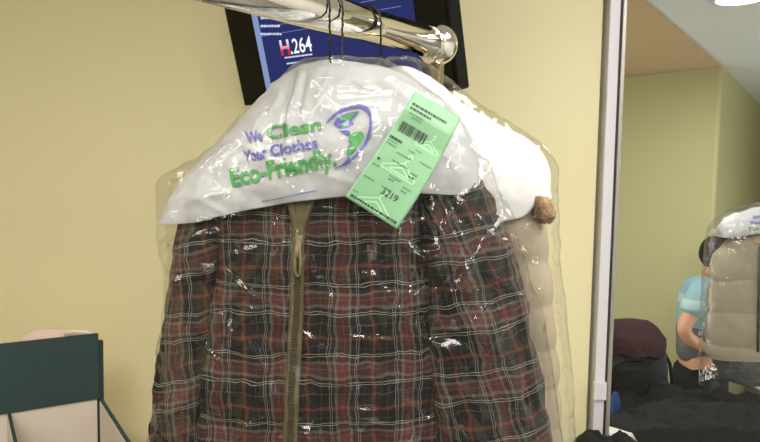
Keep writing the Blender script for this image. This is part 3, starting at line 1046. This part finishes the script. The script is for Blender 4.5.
def hanger_mark(mb, u, v, s):
    """pale outline of a coat hanger"""
    k = 0.45
    pts = [(0.02, -0.75), (0.10, -0.92), (0.24, -0.84), (0.2, -0.64), (0.05, -0.5), (0.05, -0.36)]
    tri = [(0.05, -0.36), (0.95, 0.2), (0.9, 0.34), (-0.85, 0.34), (-0.9, 0.2), (0.05, -0.36)]
    tri2 = [(0.05, -0.12), (0.62, 0.22), (-0.55, 0.22), (0.05, -0.12)]
    for line in (pts, tri, tri2):
        L_ = []
        for (a, b), (c, d) in zip(line[:-1], line[1:]):
            for i in range(5): L_.append((a + (c - a) * i / 5, b + (d - b) * i / 5))
        L_.append(line[-1])
        P_, f_ = [], []
        for i, (a, b) in enumerate(L_):
            n0 = L_[max(0, i - 1)]; n1 = L_[min(len(L_) - 1, i + 1)]
            d_ = Vector((n1[0] - n0[0], n1[1] - n0[1])).normalized(); nn = Vector((-d_.y, d_.x)) * 0.045
            for q in (1, -1):
                P_.append(ticket_pt(u + s * (a + nn.x * q), v + s * k * (b + nn.y * q), TOFF * 0.8))
        for i in range(len(L_) - 1): f_.append((2 * i, 2 * i + 1, 2 * i + 3, 2 * i + 2))
        mb.put(P_, f_)


g = MB()
hanger_mark(g, 0.70, 0.33, 0.24); hanger_mark(g, 0.50, 0.60, 0.34); hanger_mark(g, 0.46, 0.925, 0.33)
g.build('hanger_print', M['ink_pale'], card)
v_, f_, wd = text2d('3219', 0.012)
P = [ticket_pt(0.44 + a / wd * 0.30, 0.835 - b * 0.055, TOFF) for a, b in v_]
add('printed_number', P, f_, M['ink'], card, False)
g = MB(); g.tube([ticket_pt(0.93, 0.08, 0.0015), ticket_pt(0.945, 0.15, 0.0015)], 0.0006, 6); g.build('staple', M['alu'], tk, True)


# ---------------------------------------------------------------- rear puffer jacket on the rail
def quilt(period, amp, seed):
    def d(p, t_, u):
        zz = p.z / period + 0.15 * fbm(p, 4, 2)
        return amp * (abs(math.sin(math.pi * zz)) ** 0.55 - 0.6) + 0.004 * fbm(p + Vector((seed, 0, 0)), 9, 2) + 0.001 * fbm(p, 45, 2)
    return d


pj = thing('puffer_jacket', at(402, 520, YR0), 'beige quilted puffer jacket hanging behind the plaid jacket', 'jacket', 'bagged puffer jackets')
loft('body', [(110, 372, 432, .03), (130, 350, 455, .03), (160, 316, 488, .034), (200, 294, 510, .042), (300, 286, 520, .055), (442, 282, 526, .056), (520, 280, 528, .056)], YR0, M['puffer_rear'], pj, 120, 110, 0.75, quilt(0.085, 0.008, 2))
loft('sleeve', [(160, 492, 516, .012), (180, 494, 532, .018), (200, 497, 540, .024), (230, 498, 545, .042), (300, 506, 552, .044), (400, 512, 560, .045), (520, 516, 564, .045)], YR0, M['puffer_rear'], pj, 100, 60, 0.85, quilt(0.085, 0.007, 5))
loft('sleeve', [(150, 290, 312, .03), (175, 270, 312, .04), (220, 262, 306, .042), (300, 256, 300, .044), (400, 250, 294, .045), (520, 246, 290, .045)], YR0, M['puffer_rear'], pj, 100, 60, 0.85, quilt(0.085, 0.007, 8))
loft('cuff_trim', [(196, 531, 541, .012), (204, 527, 547, .022), (214, 529, 548, .024), (222, 533, 544, .012)], YR0, M['fur'], pj, 24, 30, 1.0, lambda p, t_, u: 0.006 * fbm(p, 60, 3), yshift=lambda t_: -0.052)

rc = thing('shoulder_cover', at(402, 205, YR0), 'white paper cover with painted-in light on the beige jacket behind the plaid one', 'garment cover', 'paper shoulder covers')
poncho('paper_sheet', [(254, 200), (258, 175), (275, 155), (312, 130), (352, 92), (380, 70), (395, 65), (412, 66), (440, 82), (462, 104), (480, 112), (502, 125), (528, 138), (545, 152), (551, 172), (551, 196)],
       [(258, 206), (300, 210), (360, 214), (410, 215), (450, 218), (490, 222), (520, 216), (533, 200), (549, 198)], YR0, 0.064, M['paper_rear_lit'], rc, 90, 44,
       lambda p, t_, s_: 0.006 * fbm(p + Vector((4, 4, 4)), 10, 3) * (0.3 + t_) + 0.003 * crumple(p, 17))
bag([(58, 388, 416, .012), (64, 374, 428, .025), (76, 352, 446, .04), (92, 330, 464, .055), (108, 305, 484, .064), (126, 285, 512, .07), (146, 262, 544, .074), (166, 254, 556, .075), (200, 252, 556, .075), (250, 250, 558, .075), (300, 250, 564, .075), (350, 248, 569, .075), (400, 246, 572, .075), (442, 244, 575, .075), (535, 240, 579, .075)],
    YR0, 'clear plastic bag on the beige jacket behind the plaid one', nr=220, nu=220)

# ---------------------------------------------------------------- green compartment box on the counter
Pb = at(99, 398.5, 1.74)
zb = Pb.z
zt = at(97, 333, 1.74).z
Pa, Pc = atz(0, 413, zb), atz(135, 442, zb)
d1 = Vector((Pb.x - Pa.x, Pb.y - Pa.y, 0)).normalized()
d2 = Vector((Pc.x - Pb.x, Pc.y - Pb.y, 0)).normalized()
q2 = Vector((-d2.y, d2.x, 0))
dx = (d1 + q2).normalized()
dy = Vector((dx.y, -dx.x, 0))            # towards the viewer
BR = Matrix(((dx.x, -dy.x, 0), (dx.y, -dy.y, 0), (0, 0, 1)))
BO = Vector((Pb.x, Pb.y, 0.975))
BW, BD = 0.62, 0.42
hz = zb - 0.975
bx = thing('compartment_box', BO, 'dark green board box with beige lined compartments beside the wall', 'box')


def bbox(name, c, d, m, parent=None, bev=0.0):
    g = MB(); g.box(BO + BR @ Vector(c), d, BR, bev)
    return g.build(name, M[m], parent or bx)


bbox('back_board', (-BW / 2, 0.0, (zt - 0.975 + hz) / 2), (BW, 0.008, zt - 0.975 - hz), 'box_green', None, 0.001)
bbox('back_panel', (-BW / 2 + 0.014, 0.016, (zt - 0.025 - 0.975) / 2), (BW, 0.02, zt - 0.025 - 0.975), 'box_green', None, 0.001)
bbox('back_lining', (-BW / 2, 0.003, hz / 2), (BW - 0.01, 0.006, hz - 0.001), 'box_lining')
for x_ in (0.006, -0.214, -0.434, -0.626):
    dv = bbox('divider', (x_, -BD / 2, hz / 2), (0.007, BD, hz), 'box_green', None, 0.0008)
    for s_ in (-1, 1):
        bbox('divider_lining', (x_ + s_ * 0.0043, -BD / 2, hz / 2 - 0.003), (0.0016, BD - 0.006, hz - 0.008), 'box_lining', dv)
bbox('front_board', (-BW / 2, -BD, hz * 0.35), (BW + 0.02, 0.008, hz * 0.7), 'box_green')
bbox('bottom_board', (-BW / 2, -BD / 2, 0.003), (BW, BD, 0.006), 'box_lining')

# pink wrap leaning on the wall behind the box
pk = thing('pink_pouch', at(52, 420, 2.05), 'pale pink soft pouch standing behind the dark green box', 'pouch')
pz = at(52, 420, 2.05).z
loft('pouch_body', [(328.5, 40, 66, .010), (331, 28, 80, .02), (337, 20, 92, .03), (360, 16, 94, .04), (420, 16, 94, .045), (476, 18, 92, .045)], 2.02, M['pink'], pk, 50, 60, 0.7, lambda p, t_, u: 0.004 * fbm(p, 14, 3), sm=2)
g = MB(); g.tube([at(64, 334, 1.985), at(74, 331.5, 1.98), at(86, 332, 1.98), at(93, 334.5, 1.985)], [0.004, 0.006, 0.006, 0.003], 8); g.build('white_edge', M['counter'], pk, True)


# ---------------------------------------------------------------- heaps of black clothes
def heap(name, cx, cy, z0, rx, ry, hts, m, label, seed, n=90, folds=1.0, edge=None):
    """a heap of cloth: domed, folded top over a flat underside"""
    V, f = [], []
    off = Vector((seed * 3.1, seed * 1.7, 0))
    for j in range(n + 1):
        for i in range(n + 1):
            a, b = 2 * i / n - 1, 2 * j / n - 1
            # square to disc
            xx, yy = a * math.sqrt(1 - b * b / 2), b * math.sqrt(1 - a * a / 2)
            r = math.hypot(xx, yy)
            wob = 1 + 0.10 * noise.noise(Vector((xx * 2, yy * 2, seed)))
            px, py_ = cx + rx * xx * wob, cy + ry * yy * wob
            p = Vector((px, py_, 0)) + off
            e = max(0.0, 1 - r ** 3) ** 0.55
            h = 0
            for (hx, hy, hh, hs) in hts: h = max(h, hh * math.exp(-(((xx - hx) / hs) ** 2 + ((yy - hy) / (hs * 1.1)) ** 2)))
            q = p + Vector((0.05 * noise.noise(p * 7), 0.05 * noise.noise(p * 7 + Vector((5, 5, 5))), 0))
            fo = 0.022 * (1 - abs(noise.noise(q * 9)) * 2.2) + 0.012 * (1 - abs(noise.noise(q * 21 + Vector((2, 0, 0)))) * 2) + 0.004 * noise.noise(q * 55)
            zz = z0 + e * max(0.012, h + fo * folds)
            if edge is not None and py_ < edge: zz -= (edge - py_) * 3.0
            V.append((px, py_, zz))
    k = n + 1
    for j in range(n):
        for i in range(n):
            f.append((j * k + i, j * k + i + 1, (j + 1) * k + i + 1, (j + 1) * k + i))
    ring = [i for i in range(k)] + [j * k + n for j in range(1, k)] + [n * k + i for i in range(n - 1, -1, -1)] + [j * k for j in range(n - 1, 0, -1)]
    f.append(tuple(ring[::-1]))
    o = add(name, V, f, m, None, True, origin=(cx, cy, z0))
    return tag(o, label, 'clothes')


hc = at(602, 435, 2.12)
heap('black_garment', hc.x, 2.08, 0.975, 0.155, 0.15, [(-0.2, 0.2, 0.12, 0.8), (0.5, 0.1, 0.115, 0.7)], M['black_cloth'], 'small crumpled black garment on the counter before the white frame', 1, 90, 1.3)
heap('black_garment', 1.33, 2.70, TZ, 0.46, 0.13, [(-0.3, 0.1, 0.08, 0.4), (0.3, 0.2, 0.065, 0.6), (-0.65, 0, 0.07, 0.4), (0.8, 0, 0.06, 0.5)], M['black_cloth'], 'tall heap of black clothes piled on white table below the person', 2, 110)
heap('charcoal_garment', 1.34, 2.535, TZ, 0.44, 0.17, [(-0.4, 0.2, 0.055, 0.6), (0.4, 0.3, 0.045, 0.7)], M['black_cloth_b'], 'black garment lying along the near edge of the white table', 3, 120, 1.1, 2.43)

# ---------------------------------------------------------------- backpack with maroon jacket over it
YB = 2.80
bp_ = thing('backpack', at(632, 400, YB), 'large dark bag standing behind the black clothes under a maroon jacket', 'bag')
by = at(640, 400, YB)
pyb = 400 + (by.z - TZ) * F / YB
loft('bag_body', [(326, 596, 652, .03), (334, 588, 660, .06), (350, 584, 664, .075), (380, 584, 666, .08), (pyb - 3, 586, 667, .08)], YB, M['navy'], bp_, 50, 60, 0.6, lambda p, t_, u: 0.006 * fbm(p, 12, 3), sm=2)
loft('front_pocket', [(356, 612, 645, .02), (362, 606, 650, .05), (pyb - 4, 604, 652, .06)], YB, M['black_cloth_b'], bp_, 30, 40, 0.6, lambda p, t_, u: 0.004 * fbm(p, 14, 3), sm=2, yshift=lambda t_: -0.055)
g = MB(); g.tube([at(664, 352, YB), at(670, 364, YB - .02), at(672, 382, YB - .03), at(668, pyb - 6, YB - .02)], 0.008, 8); g.build('strap', M['black_cloth'], bp_, True)
mj = thing('maroon_jacket', at(635, 350, YB), 'dark maroon jacket draped over the top of the large dark bag', 'jacket')
poncho('draped_cloth', [(600, 322), (612, 319), (630, 318), (648, 320), (657, 326), (666, 338)], [(598, 352), (612, 350), (625, 352), (640, 350), (652, 356), (660, 351)], YB, 0.10, M['maroon'], mj, 60, 30,
       lambda p, t_, s_: 0.010 * fbm(p, 14, 3) * t_)
heap('blue_garment', at(616, 385, 2.60).x, 2.60, TZ, 0.025, 0.03, [(0, 0, 0.10, 1.8)], M['blue'], 'small blue cloth tucked between the dark bag and black clothes', 6, 40, 0.6)

# ---------------------------------------------------------------- person beyond the opening
YP = 3.72


def skin_mesh(name, J, E, m, parent, sub=2, root='pelvis'):
    names = list(J)
    me = bpy.data.meshes.new(name)
    org = wloc(parent)
    me.from_pydata([tuple(Vector(J[n][0]) - org) for n in names], [(names.index(a), names.index(b)) for a, b in E], [])
    o = bpy.data.objects.new(name, me)
    COL.objects.link(o)
    o.modifiers.new('skin', 'SKIN')
    if not me.skin_vertices: me.skin_vertices.new()
    for i, n in enumerate(names):
        r = J[n][1]
        me.skin_vertices[0].data[i].radius = r if isinstance(r, tuple) else (r, r)
        me.skin_vertices[0].data[i].use_root = (n == root)
    s_ = o.modifiers.new('sub', 'SUBSURF'); s_.levels = sub; s_.render_levels = sub
    dg = bpy.context.evaluated_depsgraph_get(); dg.update()
    me2 = bpy.data.meshes.new_from_object(o.evaluated_get(dg))
    bpy.data.objects.remove(o); bpy.data.meshes.remove(me)
    me2.materials.clear(); me2.materials.append(m)
    for p in me2.polygons: p.use_smooth = True
    o = bpy.data.objects.new(name, me2)
    COL.objects.link(o)
    o.parent = parent
    return o


pel = at(699, 374, YP)
per = thing('person', (pel.x, YP, 0), 'person in aqua and grey t-shirt standing side-on behind the table', 'person')
pz0 = pel.z


def pp(px, py, dy_=0.0): return at(px, py, YP + dy_)


J = {
    'pelvis': (pp(699, 374), (0.10, 0.12)), 'waist': (pp(699, 348), (0.085, 0.11)), 'chest': (pp(702, 312), (0.10, 0.13)), 'upper': (pp(706, 292), (0.085, 0.12)),
    'neck': (pp(712, 279), 0.05), 'skull_low': (pp(717, 268), 0.062), 'skull': (pp(720, 255), 0.088), 'crown': (pp(718, 246), 0.075), 'jaw': (pp(726, 266), 0.045), 'nose': (pp(733, 259), 0.014),
}
E_ = [('pelvis', 'waist'), ('waist', 'chest'), ('chest', 'upper'), ('upper', 'neck'), ('neck', 'skull_low'), ('skull_low', 'skull'), ('skull', 'crown'), ('skull_low', 'jaw'), ('skull', 'nose')]
for sd, s_ in (('r', -1), ('l', 1)):
    J['sh' + sd] = (pp(702, 291, s_ * 0.17), 0.055)
    J['el' + sd] = (pp(682, 330, s_ * 0.20), 0.042)
    J['fo' + sd] = (pp(690, 340, s_ * 0.19), 0.040)
    J['wr' + sd] = (pp(707, 349, s_ * 0.15), 0.026)
    J['pa' + sd] = (pp(716, 352, s_ * 0.13), (0.034, 0.018))
    E_ += [('upper', 'sh' + sd), ('sh' + sd, 'el' + sd), ('el' + sd, 'fo' + sd), ('fo' + sd, 'wr' + sd), ('wr' + sd, 'pa' + sd)]
    for k in range(4):
        ln = (9, 10.5, 10, 8)[k]
        b0 = pp(719, 351 + k * 2.4, s_ * 0.125)
        J[f'f{sd}{k}a'] = (b0, 0.009); J[f'f{sd}{k}b'] = (b0 + Vector((ln * 0.0035, -s_ * 0.012, -0.004)), 0.0085); J[f'f{sd}{k}c'] = (b0 + Vector((ln * 0.005, -s_ * 0.035, -0.012)), 0.007)
        E_ += [('pa' + sd, f'f{sd}{k}a'), (f'f{sd}{k}a', f'f{sd}{k}b'), (f'f{sd}{k}b', f'f{sd}{k}c')]
    J['t' + sd + 'a'] = (pp(714, 347, s_ * 0.12), 0.010); J['t' + sd + 'b'] = (pp(719, 344, s_ * 0.10), 0.009)
    E_ += [('pa' + sd, 't' + sd + 'a'), ('t' + sd + 'a', 't' + sd + 'b')]
    hx = pel.x
    J['hi' + sd] = (Vector((hx, YP + s_ * 0.09, pz0 - 0.06)), 0.085); J['kn' + sd] = (Vector((hx + 0.02, YP + s_ * 0.10, pz0 * 0.52)), 0.058)
    J['an' + sd] = (Vector((hx, YP + s_ * 0.10, 0.09)), 0.04); J['to' + sd] = (Vector((hx + 0.16, YP + s_ * 0.11, 0.035)), 0.03)
    E_ += [('pelvis', 'hi' + sd), ('hi' + sd, 'kn' + sd), ('kn' + sd, 'an' + sd), ('an' + sd, 'to' + sd)]
bd = skin_mesh('figure', J, E_, M['skin'], per)
# shirt: aqua above with a pale band, grey below
shm = mat('tshirt_cloth', (120, 160, 168), 0.85, bump=0.2, bscale=120)
nt = shm.node_tree; tc = nt.nodes.new('ShaderNodeTexCoord'); sp = nt.nodes.new('ShaderNodeSeparateXYZ'); nt.links.new(tc.outputs['Object'], sp.inputs[0])
mr = nt.nodes.new('ShaderNodeMapRange'); mr.inputs['From Min'].default_value = pp(690, 372).z; mr.inputs['From Max'].default_value = pp(690, 272).z
nt.links.new(sp.outputs['Z'], mr.inputs['Value'])
rp = nt.nodes.new('ShaderNodeValToRGB'); rp.color_ramp.interpolation = 'CONSTANT'
for i, (a, c) in enumerate(((0, (110, 112, 114)), (0.28, (122, 122, 120)), (0.47, (150, 200, 206)), (0.70, (186, 214, 218)), (0.79, (148, 190, 202)))):
    el = rp.color_ramp.elements[i] if i < 2 else rp.color_ramp.elements.new(a)
    el.position = a; el.color = lin(c)
nt.links.new(mr.outputs[0], rp.inputs[0])
nt.links.new(rp.outputs[0], nt.nodes['Principled BSDF'].inputs['Base Color'])
JS = {'pelvis': (pp(699, 364), (0.118, 0.14)), 'waist': (pp(698, 346), (0.108, 0.13)), 'chest': (pp(701, 312), (0.118, 0.148)), 'upper': (pp(705, 293), (0.104, 0.138)), 'collar': (pp(710, 283), 0.066)}
ES = [('pelvis', 'waist'), ('waist', 'chest'), ('chest', 'upper'), ('upper', 'collar')]
for sd, s_ in (('r', -1), ('l', 1)):
    JS['sh' + sd] = (pp(701, 291, s_ * 0.172), 0.072); JS['sl' + sd] = (pp(688, 317, s_ * 0.19), 0.070)
    ES += [('upper', 'sh' + sd), ('sh' + sd, 'sl' + sd)]
skin_mesh('tshirt', JS, ES, shm, per)
JT = {'waist': (pp(698, 358), (0.112, 0.136)), 'pelvis': (pp(699, 374), (0.125, 0.15))}
ET = [('waist', 'pelvis')]
for sd, s_ in (('r', -1), ('l', 1)):
    for k in ('hi', 'kn', 'an'):
        p_, r_ = J[k + sd]
        JT[k + sd] = (p_ if k != 'an' else p_ + Vector((0, 0, 0.02)), r_ + (0.036 if k != 'an' else 0.034))
    ET += [('pelvis', 'hi' + sd), ('hi' + sd, 'kn' + sd), ('kn' + sd, 'an' + sd)]
skin_mesh('trousers', JT, ET, M['trouser'], per)
for sd, s_ in (('r', -1), ('l', 1)):
    JF = {'heel': (J['an' + sd][0] + Vector((-0.03, 0, -0.045)), 0.044), 'mid': (J['an' + sd][0] + Vector((0.08, 0, -0.048)), 0.042), 'toe': (J['to' + sd][0] + Vector((0.03, 0, 0.004)), 0.036)}
    skin_mesh('shoe', JF, [('heel', 'mid'), ('mid', 'toe')], M['shoe'], per, 2, 'heel')
# hair: a cap over the skull, longer at the nape
bm = bmesh.new(); bmesh.ops.create_uvsphere(bm, u_segments=36, v_segments=24, radius=1.0)
hcn = pp(718.5, 253)
for v in bm.verts:
    d_ = v.co.copy()
    r = 1.0 + 0.05 * noise.noise(d_ * 5)
    cut = d_.x * 0.8 + d_.z * -0.9
    if cut > 0.75: r *= 0.80
    v.co = Vector((d_.x * 0.098, d_.y * 0.092, d_.z * 0.103)) * r + hcn + Vector((-0.006, 0, 0.0)) - wloc(per)
me = bpy.data.meshes.new('hair'); bm.to_mesh(me); bm.free(); me.materials.append(M['hair'])
for p in me.polygons: p.use_smooth = True
o = bpy.data.objects.new('hair', me); COL.objects.link(o); o.parent = per

# ---------------------------------------------------------------- bagged puffer jacket in the far room
YQ = 2.95
pyt = 400 + (at(760, 400, YQ).z - TZ) * F / YQ
qj = thing('puffer_jacket', at(768, pyt, YQ), 'taupe quilted puffer jacket in clear plastic hanging beside the person', 'jacket', 'bagged puffer jackets')
loft('body', [(232, 750, 792, .04), (240, 728, 812, .06), (252, 716, 822, .075), (270, 711, 826, .085), (320, 708, 828, .09), (352, 707, 829, .09), (357, 710, 827, .08)], YQ, M['puffer'], qj, 110, 130, 0.72, quilt(0.15, 0.010, 3))
loft('lining_hem', [(354, 712, 826, .07), (366, 716, 822, .075), (378, 722, 816, .07), (pyt - 9, 730, 808, .05)], YQ, M['lining'], qj, 30, 90, 0.8, lambda p, t_, u: 0.012 * fbm(p, 18, 3))
o, qvf = loft('collar', [(226, 750, 786, .045), (234, 746, 792, .055), (242, 743, 797, .062)], YQ, M['puffer'], qj, 20, 60, 0.9, None, (False, False), 1, solid=0.006, yshift=lambda t_: -0.03)
g = MB(); g.tube([at(760, 246, YQ - 0.103), at(759, 300, YQ - 0.102), at(758, 352, YQ - 0.102)], 0.006, 8); g.build('zipper', M['zip_green'], qj, True)
qc = thing('shoulder_cover', at(768, 236, YQ), 'white paper cover with blue green print on taupe jacket beyond opening', 'garment cover', 'paper shoulder covers')
qo, qcv = poncho('paper_sheet', [(719, 234), (717, 228), (722, 220), (740, 211), (760, 206), (776, 206), (800, 212), (818, 222), (822, 234)], [(720, 237), (733, 235), (745, 232), (760, 233), (780, 234), (800, 236), (821, 238)], YQ, 0.10, M['paper'], qc, 60, 24,
                 lambda p, t_, s_: 0.006 * fbm(p, 14, 3))
qb = bvh_of(qcv)
print_text('printed_words', 'We Clean', (752, 219.5), (781, 216.5), 3.6, qb, M['print_blue'], qo, 0.02)
print_text('printed_words', 'Your Clothes', (750, 225), (781, 222), 3.6, qb, M['print_blue'], qo, 0.02)
print_text('printed_words', 'Eco-Friendly.', (749, 231), (783, 228), 4.0, qb, M['print_green'], qo, 0.03)
bag([(202, 756, 784, .02), (206, 740, 800, .05), (214, 722, 818, .085), (226, 712, 828, .105), (250, 707, 832, .115), (300, 704, 834, .12), (350, 702, 836, .12), (pyt - 5, 702, 836, .12)], YQ, 'clear plastic bag around the taupe puffer jacket beyond the opening', nr=110, nu=130)
hn = at(770, 206, YQ)
hg = thing('wire_hanger', hn, 'black wire hanger holding the taupe jacket beyond the opening', 'hanger', 'wire hangers')
zr = hn.z + 0.14
g = MB()
g.tube([hn + Vector((0, 0, -0.02)), hn + Vector((0, 0, 0.06))] + [Vector((hn.x + 0.028 * math.cos(a), hn.y, zr + 0.0 + 0.028 * math.sin(a))) for a in np.linspace(-1.2, 3.6, 20)], 0.0016, 6)
g.build('hook', M['wire'], hg, True)
fr2 = thing('rail_stand', (hn.x + 1.05, hn.y + 0.05, 0), 'thin chrome rail stand behind the taupe jacket beyond the opening', 'clothes rail')
g = MB(); g.tube([Vector((hn.x - 0.02, hn.y, zr - 0.001)), Vector((hn.x + 1.05, hn.y + 0.0, zr - 0.001))], 0.012, 16)
g.build('rail_tube', M['chrome'], fr2, True)
g = MB(); g.tube([Vector((hn.x + 1.05, hn.y, zr)), Vector((hn.x + 1.05, hn.y, 0.0))], 0.012, 16); g.build('post', M['chrome'], fr2, True)
